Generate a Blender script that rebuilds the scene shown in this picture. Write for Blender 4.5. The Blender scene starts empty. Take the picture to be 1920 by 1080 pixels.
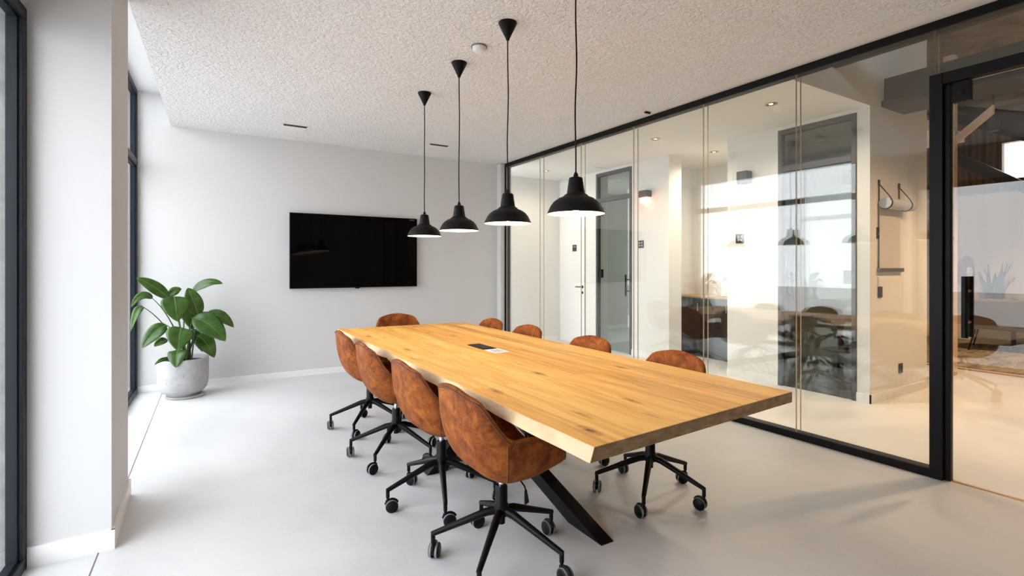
import bpy, math, random
from mathutils import Vector, Matrix
PI = math.pi
R = math.radians
random.seed(7)
S = bpy.context.scene
COL = S.collection

# ---------------------------------------------------------------- camera, world, exposure
cam_d = bpy.data.cameras.new('camera')
cam = bpy.data.objects.new('camera', cam_d); COL.objects.link(cam)
cam.location = (0, 0, 1.36)
cam.rotation_euler = (PI / 2, 0, -R(31.15))
cam_d.sensor_width = 36.0
cam_d.lens = 954 / 1920 * 36
cam_d.shift_y = -(540 - 501.7) / 1920
cam_d.clip_start = 0.05
S.camera = cam

W = bpy.data.worlds.new('overcast_sky'); S.world = W
W.use_nodes = True
bg = W.node_tree.nodes['Background']
bg.inputs['Color'].default_value = (0.915, 0.95, 1.0, 1)
bg.inputs['Strength'].default_value = 8.4

S.view_settings.view_transform = 'Standard'
S.view_settings.look = 'None'
S.view_settings.exposure = -0.27
S.view_settings.gamma = 1.0
S.view_settings.use_curve_mapping = False
S.cycles.max_bounces = 14
S.cycles.diffuse_bounces = 7
S.cycles.glossy_bounces = 6
S.cycles.transmission_bounces = 8
S.cycles.transparent_max_bounces = 40
S.cycles.use_denoising = True
S.cycles.sample_clamp_indirect = 8.0

WARM = (1.0, 0.64, 0.35)
CEIL = 2.944        # textured ceiling of the meeting room
HALL_CEIL = 2.98    # smooth ceiling of the corridor
BACK = 6.836        # wall with the television
GX = 4.05           # glass partition
HX = 5.69           # corridor wall
HEND = 7.70         # end of the corridor
OPEN_CEIL = 4.05    # open space

# ---------------------------------------------------------------- materials
def mat(name, color, rough=0.5, metal=0.0, spec=0.5, emit=None, estr=0.0, coat=0.0):
    m = bpy.data.materials.new(name); m.use_nodes = True
    b = m.node_tree.nodes['Principled BSDF']
    b.inputs['Base Color'].default_value = (*color, 1)
    b.inputs['Roughness'].default_value = rough
    b.inputs['Metallic'].default_value = metal
    b.inputs['Specular IOR Level'].default_value = spec
    b.inputs['Coat Weight'].default_value = coat
    if emit:
        b.inputs['Emission Color'].default_value = (*emit, 1)
        b.inputs['Emission Strength'].default_value = estr
    return m

def nd(m, t, **kw):
    n = m.node_tree.nodes.new(t)
    for k, v in kw.items():
        if hasattr(n, k): setattr(n, k, v)
        else: n.inputs[k].default_value = v
    return n
def lk(m, a, b): m.node_tree.links.new(a, b)
def bsdf(m): return m.node_tree.nodes['Principled BSDF']

def ramp(m, fac, stops):
    r = nd(m, 'ShaderNodeValToRGB')
    e = r.color_ramp.elements
    while len(e) < len(stops): e.new(0.5)
    for i, (p, c) in enumerate(stops):
        e[i].position = p; e[i].color = (*c, 1)
    lk(m, fac, r.inputs['Fac'])
    return r.outputs['Color']

def noise(m, vec, scale, detail=4.0, rough=0.5, dist=0.0):
    n = nd(m, 'ShaderNodeTexNoise')
    n.inputs['Scale'].default_value = scale
    n.inputs['Detail'].default_value = detail
    n.inputs['Roughness'].default_value = rough
    n.inputs['Distortion'].default_value = dist
    if vec is not None: lk(m, vec, n.inputs['Vector'])
    return n.outputs['Fac']

def coords(m, scale=(1, 1, 1), kind='Object', rnd=False):
    tc = nd(m, 'ShaderNodeTexCoord')
    mp = nd(m, 'ShaderNodeMapping')
    mp.inputs['Scale'].default_value = scale
    lk(m, tc.outputs[kind], mp.inputs['Vector'])
    if rnd:
        oi = nd(m, 'ShaderNodeObjectInfo')
        mu = nd(m, 'ShaderNodeMath', operation='MULTIPLY'); mu.inputs[1].default_value = 37.0
        lk(m, oi.outputs['Random'], mu.inputs[0])
        lk(m, mu.outputs[0], mp.inputs['Location'])
    return mp.outputs['Vector']

def bump(m, height, strength, distance):
    b = nd(m, 'ShaderNodeBump')
    b.inputs['Strength'].default_value = strength
    b.inputs['Distance'].default_value = distance
    lk(m, height, b.inputs['Height'])
    lk(m, b.outputs['Normal'], bsdf(m).inputs['Normal'])

M = {}
def wallmat(name, c):
    m = mat(name, c, 0.75, spec=0.25)
    bump(m, noise(m, coords(m), 160, 3), 0.06, 0.002)
    return m
M['wall'] = wallmat('white_wall_paint', (0.615, 0.615, 0.618))
M['hall_wall'] = wallmat('corridor_wall_paint', (0.74, 0.735, 0.72))
M['booth_wall'] = wallmat('sage_grey_booth_paint', (0.30, 0.325, 0.29))
M['room_wall'] = wallmat('small_room_paint', (0.62, 0.61, 0.58))
M['skirting'] = mat('white_skirting', (0.82, 0.82, 0.82), 0.45)
M['gypsum'] = mat('smooth_gypsum', (0.74, 0.73, 0.71), 0.8, spec=0.2)

# sprayed acoustic plaster
m = mat('sprayed_plaster_ceiling', (0.7, 0.68, 0.66), 0.9, spec=0.1)
v = coords(m)
n1 = noise(m, v, 34, 3, 0.55, 0.6); n2 = noise(m, v, 95, 3, 0.6, 0.2)
vo = nd(m, 'ShaderNodeTexVoronoi', feature='SMOOTH_F1'); vo.inputs['Scale'].default_value = 42
lk(m, v, vo.inputs['Vector'])
a1 = nd(m, 'ShaderNodeMath', operation='MULTIPLY_ADD'); a1.inputs[1].default_value = 0.35
lk(m, n2, a1.inputs[0]); lk(m, n1, a1.inputs[2])
a2 = nd(m, 'ShaderNodeMath', operation='MULTIPLY_ADD'); a2.inputs[1].default_value = -0.35
lk(m, vo.outputs['Distance'], a2.inputs[0]); lk(m, a1.outputs[0], a2.inputs[2])
bump(m, a2.outputs[0], 1.0, 0.021)
lk(m, ramp(m, n2, [(0.30, (0.68, 0.68, 0.69)), (0.62, (0.89, 0.89, 0.905))]), bsdf(m).inputs['Base Color'])
M['plaster'] = m

# polished concrete floor
m = mat('polished_concrete', (0.5, 0.5, 0.5), 0.38, spec=0.4)
v = coords(m)
f = noise(m, v, 1.1, 8, 0.62, 0.5); f2 = noise(m, v, 60, 4, 0.7)
mx = nd(m, 'ShaderNodeMath', operation='MULTIPLY_ADD'); mx.inputs[1].default_value = 0.30
lk(m, f2, mx.inputs[0]); lk(m, f, mx.inputs[2])
lk(m, ramp(m, mx.outputs[0], [(0.42, (0.535, 0.545, 0.557)), (0.64, (0.61, 0.618, 0.628)), (0.90, (0.67, 0.677, 0.685))]), bsdf(m).inputs['Base Color'])
lk(m, ramp(m, f, [(0.3, (0.30,) * 3), (0.7, (0.46,) * 3)]), bsdf(m).inputs['Roughness'])
M['floor'] = m
M['joint'] = mat('floor_joint_filler', (0.16, 0.16, 0.16), 0.8)
M['carpet'] = mat('dark_green_grey_carpet', (0.10, 0.105, 0.09), 0.95, spec=0.1)

M['black'] = mat('black_powder_coat', (0.004, 0.0042, 0.005), 0.42, spec=0.17)
M['frame'] = mat('black_steel_frame', (0.004, 0.0042, 0.005), 0.45, spec=0.17)
M['winframe'] = mat('anthracite_window_frame', (0.012, 0.016, 0.022), 0.45, spec=0.22)
M['hallframe'] = mat('dark_grey_door_frame', (0.035, 0.037, 0.042), 0.5)
M['plastic'] = mat('black_plastic', (0.004, 0.0042, 0.005), 0.38, spec=0.17)
M['rubber'] = mat('grey_caster_tread', (0.20, 0.20, 0.21), 0.6)
M['chrome'] = mat('chrome', (0.75, 0.75, 0.77), 0.16, metal=1.0)
M['brass'] = mat('brass', (0.62, 0.42, 0.20), 0.3, metal=1.0)
M['screen'] = mat('television_screen_glass', (0.0010, 0.0010, 0.0010), 0.05, spec=0.16)
M['white_plastic'] = mat('white_plastic', (0.78, 0.77, 0.76), 0.4)
M['paper'] = mat('white_paper', (0.82, 0.81, 0.80), 0.8)
M['ink'] = mat('grey_ink', (0.12, 0.12, 0.12), 0.8)
M['dark'] = mat('dark_recess', (0.01, 0.01, 0.01), 0.9)
M['enamel'] = mat('white_enamel', (0.88, 0.86, 0.82), 0.35)
M['bulb'] = mat('lit_bulb', (1, 0.9, 0.8), 0.5, emit=(1.0, 0.80, 0.58), estr=130)
M['lamp_black'] = mat('black_lamp_lacquer', (0.004, 0.0042, 0.005), 0.48, spec=0.17)
M['spot'] = mat('lit_spot', (1, 0.9, 0.8), 0.5, emit=(1.0, 0.74, 0.45), estr=14)
M['redglass'] = mat('lit_red_lamp_glass', (1, 0.6, 0.5), 0.4, emit=(1.0, 0.38, 0.22), estr=5)
M['steel'] = mat('dark_grey_steel', (0.022, 0.022, 0.023), 0.6)
M['timber'] = mat('pale_timber', (0.66, 0.50, 0.36), 0.6)
M['grey_fabric'] = mat('grey_upholstery', (0.15, 0.12, 0.115), 0.9, spec=0.15)
M['planter'] = mat('grey_planter_box', (0.20, 0.20, 0.20), 0.7)
M['purple'] = mat('purple_lacquer', (0.12, 0.02, 0.11), 0.45)
M['strap'] = mat('black_leather_strap', (0.02, 0.02, 0.022), 0.6)
M['roll'] = mat('blue_grey_paper_roll', (0.50, 0.53, 0.58), 0.7)
M['hangpaper'] = mat('pale_grey_paper', (0.58, 0.55, 0.54), 0.8)
M['bar'] = mat('grey_metal_bar', (0.22, 0.24, 0.27), 0.4, metal=0.6)
M['sign'] = mat('dark_sign_plate', (0.03, 0.03, 0.035), 0.5)
M['sign_mark'] = mat('pale_sign_print', (0.6, 0.6, 0.6), 0.6)
M['cabinet'] = mat('black_cabinet', (0.010, 0.009, 0.009), 0.45)
M['cabtop'] = mat('cabinet_oak_edge', (0.45, 0.26, 0.11), 0.5)
M['seam'] = mat('tan_stitching', (0.20, 0.085, 0.030), 0.8)
M['piping'] = mat('dark_leather_piping', (0.10, 0.034, 0.014), 0.55)

# concrete, weathered (open space ceiling, outside pier)
def concrete(name, a, b, sc):
    m = mat(name, a, 0.9, spec=0.15)
    v = coords(m)
    f = noise(m, v, sc, 8, 0.65, 1.2)
    lk(m, ramp(m, f, [(0.35, a), (0.68, b)]), bsdf(m).inputs['Base Color'])
    bump(m, noise(m, v, sc * 9, 5, 0.6), 0.4, 0.01)
    return m
M['raw_concrete'] = concrete('raw_concrete_ceiling', (0.13, 0.105, 0.085), (0.30, 0.255, 0.21), 1.6)
M['pier'] = concrete('grey_exterior_render', (0.20, 0.20, 0.195), (0.33, 0.33, 0.32), 6)
M['pavement'] = concrete('pale_pavement', (0.50, 0.49, 0.47), (0.62, 0.61, 0.59), 1.0)
# brown cladding boards
m = mat('brown_cladding', (0.12, 0.07, 0.04), 0.7)
wv = nd(m, 'ShaderNodeTexWave', bands_direction='Y'); wv.inputs['Scale'].default_value = 1.6
wv.inputs['Distortion'].default_value = 1.0
lk(m, coords(m), wv.inputs['Vector'])
lk(m, ramp(m, wv.outputs['Fac'], [(0.0, (0.07, 0.042, 0.027)), (0.5, (0.17, 0.10, 0.062)), (1.0, (0.11, 0.065, 0.04))]), bsdf(m).inputs['Base Color'])
M['cladding'] = m
# pale panelled wall of the open space
m = mat('pale_panel_wall', (0.7, 0.66, 0.62), 0.7)
wv = nd(m, 'ShaderNodeTexWave', bands_direction='Y'); wv.inputs['Scale'].default_value = 0.8
wv.inputs['Distortion'].default_value = 2.0
lk(m, coords(m), wv.inputs['Vector'])
lk(m, ramp(m, wv.outputs['Fac'], [(0.0, (0.62, 0.54, 0.47)), (1.0, (0.74, 0.68, 0.62))]), bsdf(m).inputs['Base Color'])
M['panel_wall'] = m
# rug
m = mat('mottled_grey_rug', (0.3, 0.28, 0.25), 0.95, spec=0.05)
f = noise(m, coords(m, (1, 3, 1)), 2.4, 9, 0.7, 1.0)
lk(m, ramp(m, f, [(0.32, (0.10, 0.085, 0.06)), (0.48, (0.27, 0.23, 0.18)), (0.66, (0.40, 0.37, 0.33))]), bsdf(m).inputs['Base Color'])
M['rug'] = m
# speckled concrete plant pot
m = mat('pale_grey_pot', (0.5, 0.5, 0.5), 0.75, spec=0.2)
v = coords(m)
vo = nd(m, 'ShaderNodeTexVoronoi'); vo.inputs['Scale'].default_value = 30
lk(m, v, vo.inputs['Vector'])
f = noise(m, v, 9, 6, 0.6)
base = ramp(m, f, [(0.3, (0.33, 0.33, 0.335)), (0.7, (0.42, 0.42, 0.425))])
sp = ramp(m, vo.outputs['Distance'], [(0.07, (0.22, 0.22, 0.22)), (0.13, (1, 1, 1))])
mm = nd(m, 'ShaderNodeMix', data_type='RGBA', blend_type='MULTIPLY'); mm.inputs['Factor'].default_value = 1
lk(m, base, mm.inputs['A']); lk(m, sp, mm.inputs['B'])
lk(m, mm.outputs['Result'], bsdf(m).inputs['Base Color'])
M['pot'] = m
M['soil'] = mat('potting_soil', (0.025, 0.018, 0.012), 0.95)
# leather
m = mat('cognac_suede_leather', (0.3, 0.1, 0.03), 0.65, spec=0.14)
v = coords(m, rnd=True)
f = noise(m, v, 13, 9, 0.72, 0.5)
f2 = noise(m, v, 75, 4, 0.6)
mx = nd(m, 'ShaderNodeMath', operation='MULTIPLY_ADD'); mx.inputs[1].default_value = 0.25
lk(m, f2, mx.inputs[0]); lk(m, f, mx.inputs[2])
lk(m, ramp(m, mx.outputs[0], [(0.45, (0.110, 0.028, 0.008)), (0.62, (0.228, 0.062, 0.014)), (0.80, (0.395, 0.127, 0.022))]), bsdf(m).inputs['Base Color'])
bump(m, noise(m, v, 260, 3, 0.6), 0.15, 0.002)
M['leather'] = m
# oak tabletop: boards along Y
def oak(name, tint, end=False):
    m = mat(name, (0.6, 0.35, 0.13), 0.5, spec=0.28)
    v = coords(m)
    sx = nd(m, 'ShaderNodeSeparateXYZ'); lk(m, v, sx.inputs[0])
    cx = nd(m, 'ShaderNodeCombineXYZ')
    lk(m, sx.outputs['Y'], cx.inputs['X']); lk(m, sx.outputs['X'], cx.inputs['Y'])
    br = nd(m, 'ShaderNodeTexBrick'); br.offset = 0.37; br.offset_frequency = 2; br.squash = 1.0
    br.inputs['Color1'].default_value = (0.0, 0.0, 0.0, 1); br.inputs['Color2'].default_value = (1, 1, 1, 1)
    br.inputs['Mortar'].default_value = (0.5, 0.5, 0.5, 1)
    br.inputs['Scale'].default_value = 1.0; br.inputs['Mortar Size'].default_value = 0.0
    br.inputs['Brick Width'].default_value = 2.6; br.inputs['Row Height'].default_value = 0.118
    lk(m, cx.outputs[0], br.inputs['Vector'])
    board = br.outputs['Color']
    # shift grain per board
    sc = nd(m, 'ShaderNodeVectorMath', operation='SCALE'); sc.inputs['Scale'].default_value = 7.3
    lk(m, board, sc.inputs[0])
    ad = nd(m, 'ShaderNodeVectorMath', operation='ADD'); lk(m, v, ad.inputs[0]); lk(m, sc.outputs[0], ad.inputs[1])
    mp = nd(m, 'ShaderNodeMapping'); mp.inputs['Scale'].default_value = (9, 0.55, 9)
    lk(m, ad.outputs[0], mp.inputs['Vector'])
    g1 = noise(m, mp.outputs[0], 2.4, 6, 0.6, 0.9)
    mp2 = nd(m, 'ShaderNodeMapping'); mp2.inputs['Scale'].default_value = (60, 2.2, 60)
    lk(m, ad.outputs[0], mp2.inputs['Vector'])
    g2 = noise(m, mp2.outputs[0], 2.0, 4, 0.6, 0.3)
    mx = nd(m, 'ShaderNodeMath', operation='MULTIPLY_ADD'); mx.inputs[1].default_value = 0.35
    lk(m, g2, mx.inputs[0]); lk(m, g1, mx.inputs[2])
    bd = nd(m, 'ShaderNodeMath', operation='MULTIPLY_ADD'); bd.inputs[1].default_value = 0.30
    lk(m, board, bd.inputs[0]); lk(m, mx.outputs[0], bd.inputs[2])
    t = tint
    col = ramp(m, bd.outputs[0], [(0.48, (0.36 * t[0], 0.160 * t[1], 0.040 * t[2])), (0.66, (0.55 * t[0], 0.275 * t[1], 0.085 * t[2])),
                                  (0.84, (0.66 * t[0], 0.355 * t[1], 0.130 * t[2])), (1.05 - 0.05, (0.74 * t[0], 0.46 * t[1], 0.215 * t[2]))])
    # knots
    mp3 = nd(m, 'ShaderNodeMapping'); mp3.inputs['Scale'].default_value = (7.5, 3.0, 2)
    lk(m, ad.outputs[0], mp3.inputs['Vector'])
    wob = nd(m, 'ShaderNodeVectorMath', operation='ADD')
    nz = nd(m, 'ShaderNodeTexNoise'); nz.inputs['Scale'].default_value = 30
    lk(m, v, nz.inputs['Vector'])
    s2 = nd(m, 'ShaderNodeVectorMath', operation='SCALE'); s2.inputs['Scale'].default_value = 0.16
    lk(m, nz.outputs['Color'], s2.inputs[0])
    lk(m, mp3.outputs[0], wob.inputs[0]); lk(m, s2.outputs[0], wob.inputs[1])
    vo = nd(m, 'ShaderNodeTexVoronoi'); vo.inputs['Scale'].default_value = 0.9
    lk(m, wob.outputs[0], vo.inputs['Vector'])
    kn = ramp(m, vo.outputs['Distance'], [(0.03, (0.14, 0.09, 0.06)), (0.085, (0.60, 0.48, 0.36)), (0.24, (1, 1, 1))])
    pick = nd(m, 'ShaderNodeMath', operation='GREATER_THAN'); pick.inputs[1].default_value = 0.55
    sc3 = nd(m, 'ShaderNodeSeparateColor'); lk(m, vo.outputs['Color'], sc3.inputs[0])
    lk(m, sc3.outputs[0], pick.inputs[0])
    mm = nd(m, 'ShaderNodeMix', data_type='RGBA', blend_type='MULTIPLY')
    lk(m, pick.outputs[0], mm.inputs['Factor']); lk(m, col, mm.inputs['A']); lk(m, kn, mm.inputs['B'])
    lk(m, mm.outputs['Result'], bsdf(m).inputs['Base Color'])
    bump(m, mx.outputs[0], 0.12, 0.004)
    return m
M['oak'] = oak('oiled_oak_boards', (1.30, 1.22, 0.70))
m = mat('oak_end_grain', (0.45, 0.3, 0.16), 0.7, spec=0.2)
f = noise(m, coords(m, (1, 1, 2.5)), 14, 7, 0.65, 0.6)
lk(m, ramp(m, f, [(0.3, (0.30, 0.185, 0.095)), (0.5, (0.43, 0.29, 0.165)), (0.7, (0.55, 0.40, 0.25))]), bsdf(m).inputs['Base Color'])
M['oak_end'] = m
m = mat('oak_sapwood_edge', (0.7, 0.52, 0.33), 0.65, spec=0.2)
f = noise(m, coords(m, (1, 0.35, 1.5)), 9, 7, 0.65, 0.6)
lk(m, ramp(m, f, [(0.3, (0.52, 0.34, 0.17)), (0.5, (0.70, 0.51, 0.31)), (0.75, (0.78, 0.61, 0.42))]), bsdf(m).inputs['Base Color'])
M['oak_edge'] = m
# leaf
m = mat('glossy_green_leaf', (0.05, 0.13, 0.02), 0.27, spec=0.6)
f = noise(m, coords(m), 14, 4, 0.6)
lk(m, ramp(m, f, [(0.3, (0.018, 0.058, 0.008)), (0.7, (0.060, 0.140, 0.018))]), bsdf(m).inputs['Base Color'])
bsdf(m).inputs['Subsurface Weight'].default_value = 0.0
tr = nd(m, 'ShaderNodeBsdfTranslucent'); tr.inputs['Color'].default_value = (0.16, 0.34, 0.03, 1)
ms = nd(m, 'ShaderNodeMixShader'); ms.inputs[0].default_value = 0.2
out = m.node_tree.nodes['Material Output']
lk(m, bsdf(m).outputs[0], ms.inputs[1]); lk(m, tr.outputs[0], ms.inputs[2]); lk(m, ms.outputs[0], out.inputs['Surface'])
M['leaf'] = m
M['rib'] = mat('pale_leaf_rib', (0.16, 0.27, 0.07), 0.45)
M['stem'] = mat('dark_green_stem', (0.035, 0.075, 0.018), 0.5)
M['snake_leaf'] = mat('snake_plant_green', (0.018, 0.035, 0.02), 0.5)

# architectural glass: thin panes, both faces reflect by Fresnel, no refraction
def glass(name, tint, f0=0.04):
    m = bpy.data.materials.new(name); m.use_nodes = True
    nt = m.node_tree; nt.nodes.clear()
    out = nt.nodes.new('ShaderNodeOutputMaterial')
    tr = nt.nodes.new('ShaderNodeBsdfTransparent'); tr.inputs[0].default_value = (*tint, 1)
    gl = nt.nodes.new('ShaderNodeBsdfGlossy'); gl.inputs['Roughness'].default_value = 0.0
    gl.inputs['Color'].default_value = (1, 1, 1, 1)
    lw = nt.nodes.new('ShaderNodeLayerWeight'); lw.inputs['Blend'].default_value = 0.5
    pw = nt.nodes.new('ShaderNodeMath'); pw.operation = 'POWER'; pw.inputs[1].default_value = 5.0
    ma = nt.nodes.new('ShaderNodeMath'); ma.operation = 'MULTIPLY_ADD'
    ma.inputs[1].default_value = 1 - f0; ma.inputs[2].default_value = f0
    mx = nt.nodes.new('ShaderNodeMixShader')
    L = nt.links.new
    L(lw.outputs['Facing'], pw.inputs[0]); L(pw.outputs[0], ma.inputs[0]); L(ma.outputs[0], mx.inputs[0])
    L(tr.outputs[0], mx.inputs[1]); L(gl.outputs[0], mx.inputs[2]); L(mx.outputs[0], out.inputs[0])
    return m
M['glass'] = glass('clear_partition_glass', (0.985, 0.99, 0.98), 0.034)
M['winglass'] = glass('window_glass', (0.98, 0.985, 0.985), 0.04)
M['doorglass'] = glass('grey_green_door_glass', (0.80, 0.835, 0.80), 0.045)
M['glassedge'] = mat('polished_glass_edge', (0.55, 0.50, 0.42), 0.25)

# ---------------------------------------------------------------- mesh helpers
class MB:
    def __init__(s): s.v = []; s.f = []; s.m = []
    def add(s, vs, fs, mi=0):
        o = len(s.v); s.v += [tuple(p) for p in vs]
        s.f += [tuple(i + o for i in f) for f in fs]
        s.m += [mi] * len(fs); return s
    def box(s, x0, x1, y0, y1, z0, z1, mi=0):
        vs = [(x0, y0, z0), (x1, y0, z0), (x1, y1, z0), (x0, y1, z0), (x0, y0, z1), (x1, y0, z1), (x1, y1, z1), (x0, y1, z1)]
        return s.add(vs, [(0, 3, 2, 1), (4, 5, 6, 7), (0, 1, 5, 4), (1, 2, 6, 5), (2, 3, 7, 6), (3, 0, 4, 7)], mi)
    def hexa(s, b, t, mi=0):
        return s.add(list(b) + list(t), [(0, 3, 2, 1), (4, 5, 6, 7), (0, 1, 5, 4), (1, 2, 6, 5), (2, 3, 7, 6), (3, 0, 4, 7)], mi)
    def prism(s, poly, z0, z1, mi=0):
        n = len(poly)
        vs = [(x, y, z0) for x, y in poly] + [(x, y, z1) for x, y in poly]
        fs = [tuple(range(n - 1, -1, -1)), tuple(range(n, 2 * n))] + [(i, (i + 1) % n, n + (i + 1) % n, n + i) for i in range(n)]
        return s.add(vs, fs, mi)
    def tube(s, path, rad, seg=12, mi=0, cap=True):
        P = [Vector(p) for p in path]; n = len(P)
        rad = [rad] * n if not hasattr(rad, '__len__') else rad
        vs = []; up = None
        for i in range(n):
            t = (P[min(i + 1, n - 1)] - P[max(i - 1, 0)]).normalized()
            if up is None:
                up = Vector((0, 0, 1)) if abs(t.z) < 0.9 else Vector((1, 0, 0))
            a = t.cross(up).normalized(); b = a.cross(t).normalized(); up = b
            for k in range(seg):
                w = 2 * PI * k / seg
                vs.append(P[i] + a * (math.cos(w) * rad[i]) + b * (math.sin(w) * rad[i]))
        fs = [(i * seg + k, i * seg + (k + 1) % seg, (i + 1) * seg + (k + 1) % seg, (i + 1) * seg + k) for i in range(n - 1) for k in range(seg)]
        if cap:
            fs += [tuple(range(seg - 1, -1, -1)), tuple((n - 1) * seg + k for k in range(seg))]
        return s.add(vs, fs, mi)
    def lathe(s, prof, c=(0, 0, 0), seg=32, mi=0, axis='z', closed=False):
        """prof: (r, h) along the axis; closed joins last to first"""
        vs = []
        for r, h in prof:
            for k in range(seg):
                w = 2 * PI * k / seg; a, b = r * math.cos(w), r * math.sin(w)
                p = {'z': (a, b, h), 'y': (a, h, -b), 'x': (h, a, b)}[axis]
                vs.append((p[0] + c[0], p[1] + c[1], p[2] + c[2]))
        n = len(prof)
        rng = range(n if closed else n - 1)
        fs = [(i * seg + k, i * seg + (k + 1) % seg, ((i + 1) % n) * seg + (k + 1) % seg, ((i + 1) % n) * seg + k) for i in rng for k in range(seg)]
        if not closed:
            if prof[0][0] > 1e-6: fs.append(tuple(range(seg - 1, -1, -1)))
            if prof[-1][0] > 1e-6: fs.append(tuple((n - 1) * seg + k for k in range(seg)))
        return s.add(vs, fs, mi)
    def mesh(s, name, mats, smooth=0):
        me = bpy.data.meshes.new(name)
        me.from_pydata(s.v, [], s.f)
        for mt in (mats if isinstance(mats, (list, tuple)) else [mats]): me.materials.append(mt)
        me.polygons.foreach_set('material_index', s.m)
        me.validate(); me.update()
        if smooth:
            me.polygons.foreach_set('use_smooth', [True] * len(me.polygons))
            if smooth < 179: me.set_sharp_from_angle(angle=R(smooth))
        return me
    def build(s, name, mats, parent=None, smooth=0, loc=None, bevel=0, subsurf=0):
        o = bpy.data.objects.new(name, s.mesh(name, mats, smooth)); COL.objects.link(o)
        if parent: o.parent = parent
        if loc: o.location = loc
        if bevel:
            md = o.modifiers.new('bevel', 'BEVEL'); md.width = bevel; md.segments = 2; md.limit_method = 'ANGLE'; md.angle_limit = R(40)
        if subsurf:
            md = o.modifiers.new('subdivision', 'SUBSURF'); md.levels = subsurf; md.render_levels = subsurf
        return o

def tag(o, label, cat, group=None):
    o['label'] = label; o['category'] = cat
    if group: o['group'] = group
    return o
def empty(name, loc=(0, 0, 0), rz=0.0):
    o = bpy.data.objects.new(name, None); COL.objects.link(o)
    o.location = loc; o.rotation_euler = (0, 0, rz); o.empty_display_size = 0.1
    return o
def thing(name, label, cat, loc=(0, 0, 0), rz=0.0, group=None):
    return tag(empty(name, loc, rz), label, cat, group)
def struct(o): o['kind'] = 'structure'; return o
KIDS = {}
def copy_tree(o, parent=None):
    c = o.copy(); COL.objects.link(c)
    if parent: c.parent = parent
    for ch in [x for x in o.children]: copy_tree(ch, c)
    return c

# ---------------------------------------------------------------- room shell
struct(MB().box(-0.80, 13.0, -3.2, 8.6, -0.12, 0.0).build('floor', M['floor']))
struct(MB().hexa([(-0.4455, 2.2, -0.01), (-0.4395, 2.2, -0.01), (-0.389, 6.836, -0.01), (-0.395, 6.836, -0.01)],
                 [(-0.4455, 2.2, 0.0008), (-0.4395, 2.2, 0.0008), (-0.389, 6.836, 0.0008), (-0.395, 6.836, 0.0008)]).build('trim_1', M['joint']))
struct(MB().box(-0.95, 4.0, BACK, BACK + 0.16, 0, 3.45).build('wall_back', M['wall']))
struct(MB().box(3.86, 4.02, 6.72, BACK, 0, CEIL).build('wall_back_return', M['wall']))
struct(MB().box(-0.95, 4.05, -3.2, -3.04, 0, 3.45).build('wall_front', M['wall']))
def edge_x(y): return -0.387 + 0.0218 * (y - 3.754)      # left edge of the lowered ceiling
struct(MB().prism([(edge_x(-3.04), -3.04), (3.86, -3.04), (3.80, BACK), (edge_x(BACK), BACK)], CEIL, 3.28).build('ceiling', M['plaster']))
struct(MB().prism([(3.86, -3.04), (4.19, -3.04), (3.97, BACK), (3.80, BACK)], CEIL + 0.004, 3.28).build('ceiling_border', M['gypsum']))
struct(MB().box(-0.95, 4.0, -3.04, BACK, 3.281, 3.45).build('ceiling_recess', M['wall']))
def win_x(y): return -0.688 + 0.0180 * (y - 3.12)        # inner face of the window frames
# column between the two windows
struct(MB().prism([(-0.755, 3.115), (-0.385, 3.110), (-0.390, 3.775), (-0.755, 3.78)], 0, 3.281).build('wall_left_column', M['wall']))
bb = MB()
bb.prism([(-0.686, 3.097), (-0.371, 3.096), (-0.371, 3.110), (-0.686, 3.1149)], 0, 0.095)
bb.prism([(-0.385, 3.096), (-0.371, 3.096), (-0.376, 3.789), (-0.390, 3.789)], 0, 0.095)
bb.prism([(-0.67, 3.775), (-0.376, 3.775), (-0.376, 3.789), (-0.67, 3.789)], 0, 0.095)
struct(bb.build('baseboard_column', M['skirting']))
struct(MB().box(-0.62, 3.86, BACK - 0.014, BACK, 0, 0.07).build('baseboard_back', M['skirting']))

# windows in the left wall
def window(name, y0, y1, ztr, mull, ztop=3.28):
    e = struct(empty(name))
    def bar(mb, ya, yb, z0, z1, d0=0.0, d1=0.06):
        mb.hexa([(win_x(ya) - d1, ya, z0), (win_x(ya) - d0, ya, z0), (win_x(yb) - d0, yb, z0), (win_x(yb) - d1, yb, z0)],
                [(win_x(ya) - d1, ya, z1), (win_x(ya) - d0, ya, z1), (win_x(yb) - d0, yb, z1), (win_x(yb) - d1, yb, z1)])
    fr = MB()
    bar(fr, y0, y1, 0, 0.055); bar(fr, y0, y1, ztop - 0.055, ztop);  
    if ztr: bar(fr, y0, y1, ztr, ztr + 0.075)
    bar(fr, y0, y0 + 0.07, 0.055, ztop - 0.055); bar(fr, y1 - 0.055, y1, 0.055, ztop - 0.055)
    for ym in mull: bar(fr, ym - 0.03, ym + 0.03, 0.055, ztop - 0.055)
    fr.build('window_frame', M['winframe'], e, bevel=0.004)
    ys = [y0 + 0.07] + [q for ym in mull for q in (ym - 0.03, ym + 0.03)] + [y1 - 0.055]
    for i in range(0, len(ys), 2):
        for z0, z1 in (((0.055, ztr), (ztr + 0.075, ztop - 0.055)) if ztr else ((0.055, ztop - 0.055),)):
            p = MB(); bar(p, ys[i], ys[i + 1], z0, z1, 0.03, 0.038); p.build('window_pane', M['winglass'], e)
            b = MB(); t = 0.012                                    # glazing beads
            bar(b, ys[i], ys[i + 1], z0, z0 + t, 0.018, 0.05); bar(b, ys[i], ys[i + 1], z1 - t, z1, 0.018, 0.05)
            bar(b, ys[i], ys[i] + t, z0 + t, z1 - t, 0.018, 0.05); bar(b, ys[i + 1] - t, ys[i + 1], z0 + t, z1 - t, 0.018, 0.05)
            b.build('glazing_bead', M['winframe'], e)
    return e
window('window_1', 3.778, 6.834, 2.455, [])
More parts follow.
